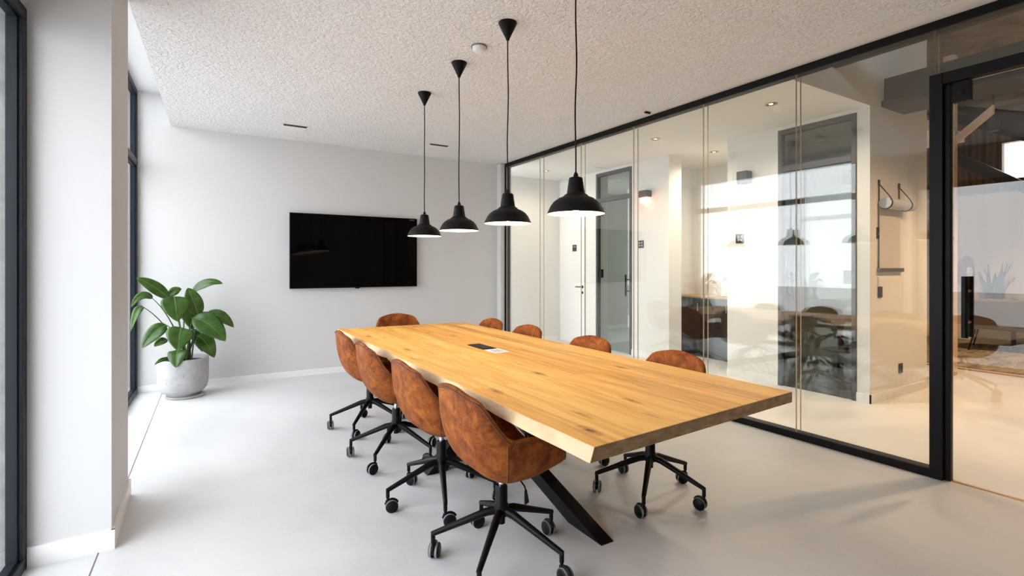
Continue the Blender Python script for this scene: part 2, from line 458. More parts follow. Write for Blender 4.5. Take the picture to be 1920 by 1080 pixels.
window('window_2', 0.75, 3.112, None, [], 2.53)
struct(MB().box(-0.95, -0.74, 0.75, 3.11, 2.53, 3.281).build('wall_left_lintel', M['wall']))
struct(MB().box(-0.95, -0.6, -3.04, 0.75, 0, 3.281).build('wall_left', M['wall']))
# outside: pavement and the rendered pier behind the column
struct(MB().box(-30, -0.80, -25, 30, -0.25, -0.06).build('ground_outside', M['pavement']))
struct(MB().box(-1.45, -0.756, 3.116, 3.77, 0.0, 4.2).build('wall_outside_pier', M['pier']))
struct(MB().box(-0.95, -0.80, -3.2, 7.0, -0.12, 0.0).build('trim_2', M['pavement']))

# ---------------------------------------------------------------- glass partition (turned about one degree)
KG = 0.018
part = struct(empty('wall_right', (GX, 2.5, 0), math.atan(KG)))
def py(y): return (y - 2.5)                         # local y along the partition
YA, YD0, YD1 = 6.745, 1.40, 0.30
r = MB()
r.box(-0.045, 0.045, py(YD0), py(YA), 0, 0.055); r.build('bottom_rail', M['frame'], part, bevel=0.003)
MB().box(-0.045, 0.045, py(-2.95), py(YA), CEIL - 0.055, CEIL + 0.004).build('top_rail', M['frame'], part, bevel=0.003)
MB().box(-0.046, 0.046, py(YA - 0.065), py(YA), 0.055, CEIL - 0.055).build('end_jamb', M['frame'], part, bevel=0.003)
seams = [YA - 0.065, 5.80, 4.925, 4.045, 3.155, 2.290, YD0]
G2 = [M['glass'], M['glassedge']]
def pane(y0, y1, z0, z1, name='glass_pane', parent=None, g=None, x=0.0, t=0.005):
    p = MB(); a, b = py(y0) + 0.0025, py(y1) - 0.0025
    vs = [(x - t, a, z0), (x + t, a, z0), (x + t, b, z0), (x - t, b, z0), (x - t, a, z1), (x + t, a, z1), (x + t, b, z1), (x - t, b, z1)]
    p.add(vs, [(1, 2, 6, 5), (3, 0, 4, 7)], 0)
    p.add(vs, [(0, 3, 2, 1), (4, 5, 6, 7), (0, 1, 5, 4), (2, 3, 7, 6)], 1)
    return p.build(name, g or G2, parent or part)
for xx in (-0.032, 0.032):
    for a, b in zip(seams[:-1], seams[1:]): pane(b, a, 0.05, CEIL - 0.05, x=xx)
    pane(YD1, YD0, 2.60, CEIL - 0.05, x=xx); pane(-0.9, YD1, 0.05, CEIL - 0.05, x=xx); pane(-2.9, -0.9, 0.05, CEIL - 0.05, x=xx)
MB().box(-0.045, 0.045, py(-2.95), py(YD1 - 0.05), 0, 0.055).build('bottom_rail', M['frame'], part, bevel=0.003)
# glass door with its black frame
door = struct(empty('door_1', (GX, 2.5, 0), math.atan(KG)))
f = MB()
f.box(-0.05, 0.05, py(YD0 - 0.045), py(YD0 + 0.025), 0, 2.60)
f.box(-0.045, 0.045, py(YD1 - 0.05), py(YD1 + 0.01), 0, 2.60)
f.box(-0.045, 0.045, py(YD1 - 0.05), py(YD0 + 0.025), 2.53, 2.602)
f.box(-0.018, 0.03, py(YD0 - 0.075), py(YD0 - 0.045), 0, 2.53)
f.build('door_frame', M['frame'], door, bevel=0.003)
d = pane(YD1 + 0.02, YD0 - 0.08, 0.012, 2.525, 'door_leaf', door)
d.name = 'door_leaf'
b = MB().box(-0.02, 0.02, py(YD0 - 0.175), py(YD0 - 0.085), 2.40, 2.527)
b.lathe([(0.0, -0.004), (0.012, -0.004), (0.012, 0.0)], (-0.021, py(YD0 - 0.14), 2.46), 16, axis='x')
b.build('patch_fitting', M['black'], door, bevel=0.002)
for sx in (-1, 1):
    h = MB().tube([(sx * 0.05, py(1.245), 0.925), (sx * 0.05, py(1.245), 1.305)], 0.0165, 20)
    ho = h.build('door_handle', M['black'], door, smooth=40)
    k = MB()
    for z in (1.02, 1.215): k.tube([(sx * 0.006, py(1.245), z), (sx * 0.045, py(1.245), z)], 0.009, 12)
    k.build('standoff', M['brass'], ho, smooth=40)
MB().box(-0.012, 0.012, py(YD1), py(YD0 - 0.075), 0.0, 0.004).build('threshold', M['brass'], door)

# ---------------------------------------------------------------- corridor beyond the glass
hw = MB()
hw.box(HX, HX + 0.26, 6.65, HEND + 0.1, 0, HALL_CEIL)
hw.box(HX, HX + 0.26, 5.07, 5.81, 0, HALL_CEIL)
hw.box(HX, HX + 0.26, 5.81, 6.65, 2.94, HALL_CEIL)
struct(hw.build('wall_corridor', M['hall_wall']))
bw = MB()
bw.box(HX, HX + 0.10, 3.45, 4.12, 0, HALL_CEIL); bw.box(HX, HX + 0.10, 2.60, 2.62, 0, HALL_CEIL)
bw.box(HX, HX + 0.10, 2.62, 3.45, 2.94, HALL_CEIL)
bw.box(HX + 0.10, 6.90, 4.02, 4.12, 0, HALL_CEIL)
struct(bw.build('wall_booth', M['hall_wall']))
struct(MB().box(HX, 6.905, 2.5, 2.6, 0, OPEN_CEIL).build('wall_return', M['hall_wall']))
struct(MB().box(4.12, HX, 2.5, 2.6, HALL_CEIL - 0.001, OPEN_CEIL).build('wall_bulkhead', M['hall_wall']))
struct(MB().box(6.905, 7.0, 2.5, 4.12, 0, OPEN_CEIL).build('wall_open_side', M['hall_wall']))
struct(MB().box(4.0, HX + 0.26, HEND, HEND + 0.15, 0, HALL_CEIL).build('wall_corridor_end', M['hall_wall']))
struct(MB().prism([(4.10, 2.6), (8.4, 2.6), (8.4, 8.6), (3.98, 8.6)], HALL_CEIL, 3.1).build('ceiling_corridor', M['gypsum']))
# booth interior
bi = MB()
bi.box(6.78, 6.90, 2.6, 4.02, 0, HALL_CEIL); bi.box(HX + 0.10, 6.78, 3.96, 4.02, 0, HALL_CEIL); bi.box(HX + 0.10, 6.78, 2.6, 2.64, 0, HALL_CEIL)
struct(bi.build('wall_booth_lining', M['booth_wall']))
struct(MB().box(HX + 0.02, 6.78, 2.62, 3.96, 0.0, 0.004).build('floor_booth', M['carpet']))
# recess with the black cabinet, and the small room behind the far glass door
struct(MB().box(6.97, 7.09, 4.12, 5.62, 0, HALL_CEIL).box(5.95, 7.09, 5.62, 5.74, 0, HALL_CEIL).build('wall_recess', M['hall_wall']))
struct(MB().box(8.3, 8.4, 5.74, 8.6, 0, HALL_CEIL).box(5.95, 8.3, 8.5, 8.6, 0, HALL_CEIL).box(7.09, 8.3, 5.64, 5.74, 0, HALL_CEIL).build('wall_small_room', M['room_wall']))
sk = MB()
sk.box(HX - 0.012, HX, 5.07, 5.81, 0, 0.09).box(HX - 0.012, HX, 6.65, 6.93, 0, 0.09).box(HX - 0.012, HX, 3.45, 4.12, 0, 0.09).box(HX - 0.012, HX, 2.488, 2.62, 0, 0.09)
sk.box(HX - 0.012, 6.905, 2.488, 2.5, 0, 0.09).box(4.0, HX, HEND - 0.012, HEND, 0, 0.09)
sk.box(5.95, 8.3, 8.488, 8.5, 0, 0.09).box(8.288, 8.3, 5.74, 8.5, 0, 0.09)
struct(sk.build('baseboard_corridor', M['skirting']))

def framed_door(name, y0, y1, hinge, handle_y, hz):
    e = struct(empty(name))
    f = MB(); x0, x1 = HX - 0.012, HX + 0.06
    f.box(x0, x1, y0, y0 + 0.045, 0, 2.94); f.box(x0, x1, y1 - 0.045, y1, 0, 2.94)
    f.box(x0, x1, y0 + 0.045, y1 - 0.045, 2.885, 2.94); f.box(x0, x1, y0 + 0.045, y1 - 0.045, 2.455, 2.52)
    f.build('door_frame', M['hallframe'], e, bevel=0.003)
    xm = HX + 0.025
    MB().box(xm - 0.004, xm + 0.004, y0 + 0.045, y1 - 0.045, 2.52, 2.885).build('transom_pane', M['doorglass'], e)
    MB().box(xm - 0.004, xm + 0.004, y0 + 0.05, y1 - 0.05, 0.01, 2.45).build('door_leaf', M['doorglass'], e)
    for z in (2.30, 1.26):
        a, b = (y0 + 0.045, y0 + 0.13) if hinge < 0 else (y1 - 0.13, y1 - 0.045)
        MB().box(xm - 0.022, xm + 0.022, a, b, z - 0.07, z + 0.07).build('hinge', M['black'], e, bevel=0.004)
    for sx in (-1, 1):
        h = MB().tube([(xm + sx * 0.05, handle_y, hz - 0.17), (xm + sx * 0.05, handle_y, hz + 0.17)], 0.014, 14)
        for z in (hz - 0.09, hz + 0.09): h.tube([(xm + sx * 0.005, handle_y, z), (xm + sx * 0.05, handle_y, z)], 0.009, 10)
        h.build('door_handle', M['black'], e, smooth=40)
    return e
framed_door('door_2', 5.812, 6.648, 1, 5.92, 1.08)
framed_door('door_3', 2.622, 3.448, -1, 3.33, 1.15)
# plain white flush door at the end of the corridor
d4 = struct(empty('door_4'))
MB().box(HX - 0.006, HX, 6.955, 7.66, 0.01, 2.93).build('door_leaf', M['skirting'], d4, bevel=0.002)
MB().box(HX - 0.003, HX, 6.945, 6.955, 0.0, 2.94).build('door_gap', M['dark'], d4)
h = MB()
h.lathe([(0.026, -0.008), (0.026, 0.0)], (HX - 0.006, 7.01, 1.02), 20, axis='x')
h.tube([(HX - 0.01, 7.01, 1.02), (HX - 0.055, 7.01, 1.02), (HX - 0.06, 7.03, 1.02), (HX - 0.06, 7.14, 1.02)], 0.010, 10)
h.build('door_handle', M['black'], d4, smooth=40)
MB().lathe([(0.024, -0.008), (0.024, 0.0)], (HX - 0.006, 7.01, 0.92), 20, axis='x').build('keyhole_plate', M['black'], d4, smooth=40)

# ---------------------------------------------------------------- open space to the right
struct(MB().box(4.0, 13.0, -3.2, 5.0, OPEN_CEIL, OPEN_CEIL + 0.15).build('ceiling_open_space', M['raw_concrete']))
ow = MB()
ow.box(12.30, 12.45, -3.2, 5.0, 0, 2.72)
struct(ow.build('wall_far', M['panel_wall']))
uw = MB()
uw.box(12.30, 12.45, -3.2, 2.98, 2.72, OPEN_CEIL); uw.box(12.30, 12.45, 3.28, 5.0, 2.72, OPEN_CEIL)
uw.box(12.30, 12.45, 2.98, 3.28, 2.72, 2.95); uw.box(12.30, 12.45, 2.98, 3.28, 3.60, OPEN_CEIL)
struct(uw.build('wall_far_cladding', M['cladding']))
struct(MB().box(6.905, 12.3, 4.85, 5.0, 0, OPEN_CEIL).build('wall_open_back', M['hall_wall']))
struct(MB().box(4.05, 12.45, -3.2, -3.05, 0, OPEN_CEIL).build('wall_open_front', M['panel_wall']))
struct(MB().box(12.36, 12.372, 2.98, 3.28, 2.95, 3.60).build('window_4', M['winglass']))
struct(MB().box(-0.8, 13.0, -3.2, 8.6, 4.3, 4.4).build('roof_slab', M['raw_concrete']))
# beams and duct
tag(MB().box(5.98, 6.36, 0.0, 2.5, 3.06, 3.30).box(5.92, 6.42, 0.0, 2.5, 3.00, 3.06).build('steel_beam', M['steel'], bevel=0.004),
    'dark grey steel beam running out of the beige wall above the glass', 'beam')
tag(MB().tube([(5.02, 2.50, 3.31), (5.02, 0.0, 3.31)], 0.095, 20).build('round_duct', M['steel'], smooth=40),
    'dark round duct close behind the top rail of the glass wall', 'duct')
bm = MB()
bm.hexa([(10.4, 3.50, 4.05), (10.7, 3.50, 4.05), (10.7, 2.2, 3.05), (10.4, 2.2, 3.05)], [(10.4, 3.9, 4.05), (10.7, 3.9, 4.05), (10.7, 2.2, 3.55), (10.4, 2.2, 3.55)])
tag(bm.build('roof_beam', M['steel']), 'dark sloping roof beam seen through the upper glass door', 'beam')
tag(MB().hexa([(11.9, 3.95, 3.36), (12.1, 3.95, 3.36), (12.1, 2.9, 2.62), (11.9, 2.9, 2.62)], [(11.9, 3.95, 3.62), (12.1, 3.95, 3.62), (12.1, 2.9, 2.82), (11.9, 2.9, 2.82)]).build('stair_stringer', M['steel']),
    'dark slanting stair stringer in front of the brown cladding', 'stair')
pb = thing('timber_post', 'pale timber post with slanting strut behind the glass door', 'post', (8.13, 2.66, 0))
MB().box(-0.05, 0.05, -0.06, 0.06, 0, OPEN_CEIL).build('post', M['timber'], pb, bevel=0.004)
MB().hexa([(-0.03, -0.06, 2.92), (0.03, -0.06, 2.92), (0.03, -0.06, 3.02), (-0.03, -0.06, 3.02)],
          [(-0.03, -0.42, 3.22), (0.03, -0.42, 3.22), (0.03, -0.42, 3.32), (-0.03, -0.42, 3.32)]).build('strut', M['timber'], pb)
struct(MB().box(8.645, 8.70, -3.0, 4.85, 0.0, 0.012).build('trim_3', mat('oak_threshold', (0.40, 0.20, 0.09), 0.55)))
tag(MB().box(8.85, 12.25, -2.5, 4.4, 0.0, 0.012).build('rug', M['rug']), 'mottled grey beige rug on the floor beyond the glass door', 'rug')
# lounge chair
lc = thing('lounge_chair', 'low grey upholstered lounge chair with thin dark splayed legs', 'chair', (11.15, 2.95, 0.018), R(12))
s = MB()
s.prism([(-0.36, -0.42), (0.38, -0.46), (0.42, 0.0), (0.38, 0.46), (-0.36, 0.42)], 0.34, 0.46)
s.build('seat', M['grey_fabric'], lc, bevel=0.03)
s = MB().hexa([(-0.40, -0.42, 0.40), (-0.28, -0.42, 0.40), (-0.28, 0.42, 0.40), (-0.40, 0.42, 0.40)], [(-0.52, -0.36, 0.84), (-0.44, -0.36, 0.84), (-0.44, 0.36, 0.84), (-0.52, 0.36, 0.84)])
s.build('backrest', M['grey_fabric'], lc, bevel=0.04)
for sy in (-1, 1):
    MB().hexa([(-0.40, sy * 0.47, 0.40), (0.32, sy * 0.49, 0.40), (0.32, sy * 0.42, 0.40), (-0.40, sy * 0.40, 0.40)],
              [(-0.44, sy * 0.48, 0.66), (0.22, sy * 0.50, 0.58), (0.22, sy * 0.43, 0.58), (-0.44, sy * 0.41, 0.66)]).build('armrest', M['grey_fabric'], lc, bevel=0.02)
    for sx in (-1, 1):
        MB().tube([(sx * 0.28, sy * 0.32, 0.35), (sx * 0.38, sy * 0.40, 0.0)], [0.018, 0.011], 10).build('leg', M['black'], lc, smooth=60)
# planters with snake plants
def snake(name, label, x, y, seedv):
    random.seed(seedv)
    t = thing(name, label, 'plant', (x, y, 0.012), 0, 'planters along the far wall')
    MB().box(-0.16, 0.16, -0.24, 0.24, 0, 0.80).build('planter_box', M['planter'], t, bevel=0.01)
    for i in range(11):
        a = random.uniform(0, 2 * PI); ln = random.uniform(0.42, 0.70); sp = random.uniform(0.05, 0.5)
        bx, by = random.uniform(-0.07, 0.07), random.uniform(-0.13, 0.13)
        lf = MB(); vs = []; n = 7
        for k in range(n):
            q = k / (n - 1); w = 0.042 * math.sin(PI * min(1, 0.25 + 0.75 * q)) + 0.002
            c = Vector((bx + 0.25 * sp * math.cos(a) * q ** 1.5, by + 0.6 * sp * math.sin(a) * q ** 1.3, 0.78 + ln * q * (1 - 0.25 * sp * q)))
            t2 = Vector((-math.sin(a + 0.8), math.cos(a + 0.8), 0))
            for off, dd in ((-w, 0), (0, -0.008), (w, 0), (0, 0.008)):
                vs.append(c + t2 * off + Vector((t2.y, -t2.x, 0)) * dd)
        fs = [(i2 * 4 + j, i2 * 4 + (j + 1) % 4, (i2 + 1) * 4 + (j + 1) % 4, (i2 + 1) * 4 + j) for i2 in range(n - 1) for j in range(4)] + [(3, 2, 1, 0), tuple((n - 1) * 4 + j for j in range(4))]
        lf.add(vs, fs).build('leaf', M['snake_leaf'], t, smooth=60)
    return t
snake('potted_snake_plant', 'snake plant in grey planter box, behind the lounge chair next to the hose reel', 12.0, 3.28, 3)
snake('potted_snake_plant', 'snake plant in grey planter box, cut off by the right edge of the photo', 12.0, 2.74, 5)
# hose reel on the far wall
hr = thing('hose_reel', 'purple red round hose reel drum beside the door handle', 'hose reel', (11.95, 3.66, 1.28))
MB().lathe([(0.0, -0.02), (0.30, -0.02), (0.30, 0.015), (0.27, 0.02), (0.22, 0.02), (0.22, 0.22), (0.30, 0.225), (0.30, 0.25), (0.0, 0.25)], (0, 0, 0), 36, axis='y').build('drum', M['purple'], hr, smooth=40)
MB().lathe([(0.0, -0.05), (0.09, -0.05), (0.09, -0.018)], (0, 0, 0), 24, axis='y').build('hub', M['white_plastic'], hr, smooth=40)
MB().box(0.10, 0.36, 0.08, 0.14, -0.05, 0.05).build('wall_bracket', M['steel'], hr)

# recessed downlights (ring, lit lens, own lamp)
def spot(loc, energy, size=R(115), color=WARM, blend=0.7, rad=0.04, parent=None):
    l = bpy.data.lights.new('downlight_lamp', 'SPOT'); l.energy = energy; l.color = color
    l.spot_size = size; l.spot_blend = blend; l.shadow_soft_size = rad
    o = bpy.data.objects.new('downlight_lamp', l); COL.objects.link(o); o.location = loc
    if parent: o.parent = parent
    return o
HALL_LIGHT = (1.0, 0.84, 0.65)
def downlight(x, y, z, label, e):
    t = thing('ceiling_downlight', label, 'downlight', (x, y, z), 0, 'recessed downlights in the corridor ceiling')
    MB().lathe([(0.040, 0.0), (0.058, 0.0), (0.060, -0.006), (0.046, -0.010), (0.040, -0.004)], (0, 0, 0), 28, closed=True).build('trim_ring', M['brass'], t, smooth=50)
    MB().lathe([(0.0, -0.003), (0.018, -0.003), (0.018, 0.0)], (0, 0, 0), 20).build('lens', M['spot'], t)
    MB().lathe([(0.018, -0.002), (0.04, -0.002), (0.04, 0.0), (0.018, 0.0)], (0, 0, 0), 24, closed=True).build('baffle', M['dark'], t)
    spot((0, 0, -0.02), e, R(160), HALL_LIGHT, 1.0, parent=t)
    return t
downlight(4.80, 2.985, HALL_CEIL, 'recessed ceiling downlight above the booth door, nearest the camera', 170)
downlight(4.86, 4.55, HALL_CEIL, 'recessed ceiling downlight above the red wall lamp', 150)
downlight(6.10, 4.63, HALL_CEIL, 'recessed ceiling downlight inside the recess with the black cabinet', 110)
downlight(4.90, 7.00, HALL_CEIL, 'recessed ceiling downlight at the far end of the corridor', 70)
# ceiling cans of the open space
def can(x, y, zb, label, e):
    t = thing('can_spotlight', label, 'spotlight', (x, y, zb), 0, 'can spotlights of the open space')
    MB().lathe([(0.062, 0.0), (0.066, 0.0), (0.066, 0.20), (0.0, 0.20), (0.0, 0.19), (0.062, 0.19)], (0, 0, 0), 24).build('can', M['steel'], t, smooth=40)
    MB().lathe([(0.0, 0.012), (0.060, 0.012), (0.060, 0.02)], (0, 0, 0), 24).build('lens', M['spot'], t)
    MB().tube([(0, 0, 0.2), (0, 0, OPEN_CEIL - zb)], 0.012, 10).build('rod', M['steel'], t, smooth=40)
    spot((0, 0, -0.02), e, R(130), parent=t)
can(9.6, 2.65, 3.30, 'grey can spotlight with lit lens hanging above the lounge area', 400)
can(5.7, 1.0, 3.30, 'added grey can spotlight out of view, lighting the open space nearest the glass door', 240)  # unseen lamp, added to brighten the return wall and nearby floor
can(7.4, 0.9, 3.30, 'added grey can spotlight out of view, lighting the middle of the open space', 340)  # another lamp outside the view, put in for warm light out here

# ---------------------------------------------------------------- corridor fittings
def sign(y, z, label, face='x', x=HX, marks=4):
    t = thing('door_sign', label, 'sign', (x, y, z), 0, 'square dark door signs')
    w, h = 0.058, 0.058
    if face == 'x':
        MB().box(-0.006, 0, -w, w, -h, h).build('plate', M['sign'], t, bevel=0.002)
        for a, b in ((-0.022, 0.022), (0.022, 0.022), (-0.022, -0.022), (0.022, -0.022))[:marks]:
            MB().box(-0.007, -0.006, a - 0.009, a + 0.009, b - 0.010, b + 0.010).build('print', M['sign_mark'], t)
    else:
        MB().box(-w * .8, w * .8, -0.006, 0, -h, h).build('plate', M['sign'], t, bevel=0.002)
        MB().box(-0.02, 0.02, -0.007, -0.006, -0.022, 0.0).build('print', M['sign_mark'], t); MB().box(0.004, 0.02, -0.007, -0.006, 0.006, 0.03).build('print', M['sign_mark'], t)
    return t
sign(7.23, 1.71, 'dark door sign on the white door at the corridor end', x=HX - 0.006, marks=2)
sign(5.615, 1.715, 'dark square door sign between the far glass door and the red lamp')
sign(3.94, 1.72, 'dark square door sign left of the booth door under the black wall lamp')
sign(5.865, 1.71, 'dark sign on the warm lit return wall beside the paper roll', face='y', x=0)
bpy.data.objects['door_sign.003'].location = (5.865, 2.5, 1.71)
# red lamp
rl = thing('wall_lamp', 'small wall lamp glowing red under a dark cap', 'lamp', (HX, 5.48, 2.41))
MB().box(-0.11, 0, -0.085, 0.085, 0.0, 0.10).build('cap', M['hallframe'], rl, bevel=0.01)
MB().box(-0.098, -0.004, -0.072, 0.072, -0.095, 0.0).build('lamp_glass', M['redglass'], rl, bevel=0.02)
pl = bpy.data.lights.new('red_lamp_light', 'POINT'); pl.energy = 1.6; pl.color = (1, 0.16, 0.09); pl.shadow_soft_size = 0.04
po = bpy.data.objects.new('red_lamp_light', pl); COL.objects.link(po); po.parent = rl; po.location = (-0.16, 0, -0.06)
# black cube lamp
cl = thing('wall_lamp', 'black box wall lamp, unlit, left of the booth door', 'lamp', (HX, 3.84, 2.455))
MB().box(-0.12, -0.012, -0.07, 0.07, -0.075, 0.075).build('body', M['hallframe'], cl, bevel=0.006)
MB().box(-0.012, 0, -0.05, 0.05, -0.05, 0.05).build('backplate', M['hallframe'], cl)
# return wall items
pr_ = thing('paper_roll_holder', 'wall hung paper roll in black straps with a hanging sheet', 'paper roll', (5.80, 2.498, 0))
MB().tube([(0.04, -0.066, 2.01), (0.62, -0.066, 2.01)], 0.055, 24).build('roll', M['roll'], pr_, smooth=40)
for x in (0.06, 0.50):
    sb = MB()
    sb.box(x - 0.012, x + 0.012, -0.012, 0.0, 2.19, 2.25)
    a = [(-0.006, 2.20), (-0.0065, 2.01)] + [(-0.066 - 0.0595 * math.cos(R(w)) * -1, 2.01 - 0.0595 * math.sin(R(w))) for w in range(10, 171, 20)] + [(-0.1255, 2.02), (-0.10, 2.075), (-0.012, 2.20)]
    sb.tube([(x, yy, zz) for yy, zz in a], 0.0055, 8)
    sb.build('strap', M['strap'], pr_, smooth=40)
MB().box(0.045, 0.50, -0.0165, -0.0145, 1.35, 1.98).build('paper_sheet', M['hangpaper'], pr_)
MB().box(0.02, 0.56, -0.03, -0.005, 1.315, 1.355).build('tear_bar', M['bar'], pr_, bevel=0.003)
ws = thing('light_switch', 'dark wall switch under a pale box on the return wall', 'switch', (5.885, 2.5, 1.11))
MB().box(-0.042, 0.042, -0.012, 0, -0.055, 0.055).build('switch_plate', M['hallframe'], ws, bevel=0.003)
MB().box(-0.042, 0.042, -0.016, 0, 0.06, 0.16).build('sensor_box', M['white_plastic'], ws, bevel=0.004)
wo = thing('wall_socket', 'small dark wall socket low on the return wall', 'socket', (6.34, 2.5, 0.29))
MB().box(-0.04, 0.04, -0.012, 0, -0.05, 0.05).build('plate', M['hallframe'], wo, bevel=0.003)
MB().lathe([(0.0, -0.014), (0.02, -0.014), (0.022, -0.011)], (0, 0, 0), 18, axis='y').build('outlet', M['dark'], wo)
# pedestal table in the booth
pt = thing('pedestal_table', 'dark round pedestal table with foot disc inside the glass booth', 'table', (6.27, 3.06, 0.004))
MB().lathe([(0.0, 0.0), (0.27, 0.0), (0.275, 0.008), (0.26, 0.016), (0.08, 0.035), (0.03, 0.06), (0.0, 0.06)], (0, 0, 0), 40).build('base', M['black'], pt, smooth=40)
MB().tube([(0, 0, 0.05), (0, 0, 0.765)], 0.032, 20).build('post', M['black'], pt, smooth=40)
MB().lathe([(0.0, 0.762), (0.30, 0.762), (0.305, 0.775), (0.30, 0.79), (0.0, 0.79)], (0, 0, 0), 44).build('tabletop', M['black'], pt, smooth=40)
MB().lathe([(0.033, 0.40), (0.19, 0.40), (0.195, 0.408), (0.19, 0.416), (0.033, 0.416)], (0, 0, 0), 36).build('foot_disc', M['black'], pt, smooth=40)
# cabinet with a printer in the recess
cb = thing('cabinet', 'black cabinet with a thin oak top in the corridor recess', 'cabinet', (6.70, 4.87, 0))
MB().box(-0.25, 0.25, -0.745, 0.745, 0.06, 0.90).box(-0.22, 0.25, -0.72, 0.72, 0, 0.06).build('body', M['cabinet'], cb)
MB().box(-0.26, 0.26, -0.747, 0.747, 0.90, 0.925).build('top', M['cabtop'], cb)
for k in range(3):
    dd = MB().box(-0.268, -0.25, -0.74 + k * 0.494, -0.74 + k * 0.494 + 0.488, 0.075, 0.89).build('door', M['cabinet'], cb, bevel=0.002)
    MB().tube([(-0.285, -0.70 + k * 0.494, 0.70), (-0.285, -0.70 + k * 0.494, 0.82)], 0.006, 8).build('handle', M['chrome'], dd)
pn = thing('printer', 'white office printer with grey lid on the black cabinet', 'printer', (6.74, 4.62, 0.925))
MB().box(-0.19, 0.19, -0.24, 0.24, 0.0, 0.24).build('body', M['white_plastic'], pn, bevel=0.02)
MB().box(-0.17, 0.18, -0.22, 0.22, 0.24, 0.29).build('scanner_lid', M['bar'], pn, bevel=0.01)
MB().box(-0.24, -0.188, -0.15, 0.15, 0.07, 0.085).build('paper_tray', M['white_plastic'], pn)

# ---------------------------------------------------------------- meeting room: conference table
TC = (1.78, 3.215)
tb = thing('conference_table', 'long solid oak conference table with black angled steel legs', 'table', (TC[0], TC[1], 0))
def tabletop():
    random.seed(11)
    ny = 150; nx = 8
    y_l0, y_l1, y_r0, y_r1 = 1.312, 5.132, 1.405, 5.062
    def wob(y, s): return 0.004 * math.sin(1.7 * y + s) + 0.0025 * math.sin(5.3 * y + 2 * s) + 0.0012 * math.sin(17 * y + s)
    top = []; bot = []
    notch = [(2.42, 0.012, 0.05), (2.05, 0.007, 0.07), (3.6, 0.010, 0.06)]
    for j in range(ny + 1):
        q = j / ny
        yl = y_l0 + (y_l1 - y_l0) * q; yr = y_r0 + (y_r1 - y_r0) * q
        nl = sum(a * math.exp(-((yl - c) / w) ** 2) for c, a, w in notch)
        xl = 1.112 + wob(yl, 0.6) + nl; xr = 2.440 + wob(yr, 2.2)
        xbl = 1.100 + wob(yl, 1.4) * 1.2 + nl * 1.6; xbr = 2.433 + wob(yr, 3.0)
        if j == 0: oy = 0.0
        top.append([(xl + (xr - xl) * i / nx, yl + (yr - yl) * i / nx) for i in range(nx + 1)])
        bot.append([(xbl + (xbr - xbl) * i / nx, yl + (yr - yl) * i / nx) for i in range(nx + 1)])
    mb = MB(); zt, zb = 0.760, 0.708
    N = nx + 1
    vs = [(x - TC[0], y - TC[1], zt) for row in top for x, y in row] + [(x - TC[0], y - TC[1], zb) for row in bot for x, y in row]
    o = (ny + 1) * N
    ft = [(j * N + i, j * N + i + 1, (j + 1) * N + i + 1, (j + 1) * N + i) for j in range(ny) for i in range(nx)]
    fb = [(o + j * N + i, o + (j + 1) * N + i, o + (j + 1) * N + i + 1, o + j * N + i + 1) for j in range(ny) for i in range(nx)]
    fl = [(j * N, (j + 1) * N, o + (j + 1) * N, o + j * N) for j in range(ny)]
    fr = [(j * N + nx, o + j * N + nx, o + (j + 1) * N + nx, (j + 1) * N + nx) for j in range(ny)]
    f0 = [(i, o + i, o + i + 1, i + 1) for i in range(nx)]
    f1 = [(ny * N + i, ny * N + i + 1, o + ny * N + i + 1, o + ny * N + i) for i in range(nx)]
    mb.add(vs, ft + fb, 0)
    k = len(mb.f)
    mb.f += fl + fr; mb.m += [2] * (len(fl) + len(fr))
    mb.f += f0 + f1; mb.m += [1] * (len(f0) + len(f1))
    return mb
tabletop().build('tabletop', [M['oak'], M['oak_end'], M['oak_edge']], tb, bevel=0.003)
def table_leg(c, d, w, run, L, ztop=0.706):
    """beam of width w; sole of length L centred at c, heading d, reaching ztop after run"""
    d = Vector((*d, 0)).normalized(); n = Vector((-d.y, d.x, 0)) * (w / 2)
    c = Vector((c[0] - TC[0], c[1] - TC[1], 0)); t = c + d * run + Vector((0, 0, ztop))
    q = d * (L / 2)
    MB().hexa([c - q - n, c + q - n, c + q + n, c - q + n], [t - q - n, t + q - n, t + q + n, t - q + n]).build('leg', M['black'], tb, bevel=0.002)
table_leg((1.700, 2.032), (0, 1), 0.082, 2.36, 0.264)
table_leg((1.800, 4.46), (0, -1), 0.082, 2.36, 0.264)
table_leg((1.31, 3.17), (1, 0), 0.082, 0.66, 0.13)
table_leg((2.25, 3.30), (-1, 0), 0.082, 0.66, 0.13)
MB().box(-0.30, 0.30, -1.35, 1.35, 0.700, 0.708).build('mounting_plate', M['black'], tb)
# socket box and card lying on it
sx = thing('cable_outlet', 'black cable outlet let into the oak table top', 'outlet', (1.80, 3.42, 0.76))
MB().box(-0.052, 0.052, -0.135, 0.135, 0.0, 0.004).build('cover', M['plastic'], sx, bevel=0.002)
MB().box(-0.040, 0.040, -0.122, 0.122, 0.004, 0.006).build('flap', M['dark'], sx)
br_ = MB()
for i in range(18): br_.box(-0.060, -0.052, -0.13 + i * 0.0147, -0.13 + i * 0.0147 + 0.007, 0.0, 0.002)
br_.build('brush_strip', M['plastic'], sx)
cd = thing('card', 'small white printed card lying beside the black cable outlet', 'card', (1.80, 3.19, 0.7605))
MB().box(-0.062, 0.062, -0.085, 0.085, 0.0, 0.0015).build('sheet', M['paper'], cd)
for x, w in ((-0.030, 0.09), (-0.010, 0.11), (0.010, 0.07), (0.028, 0.10)): MB().box(x - 0.003, x + 0.003, -w / 2, w / 2, 0.0015, 0.0018).build('print', M['ink'], cd)

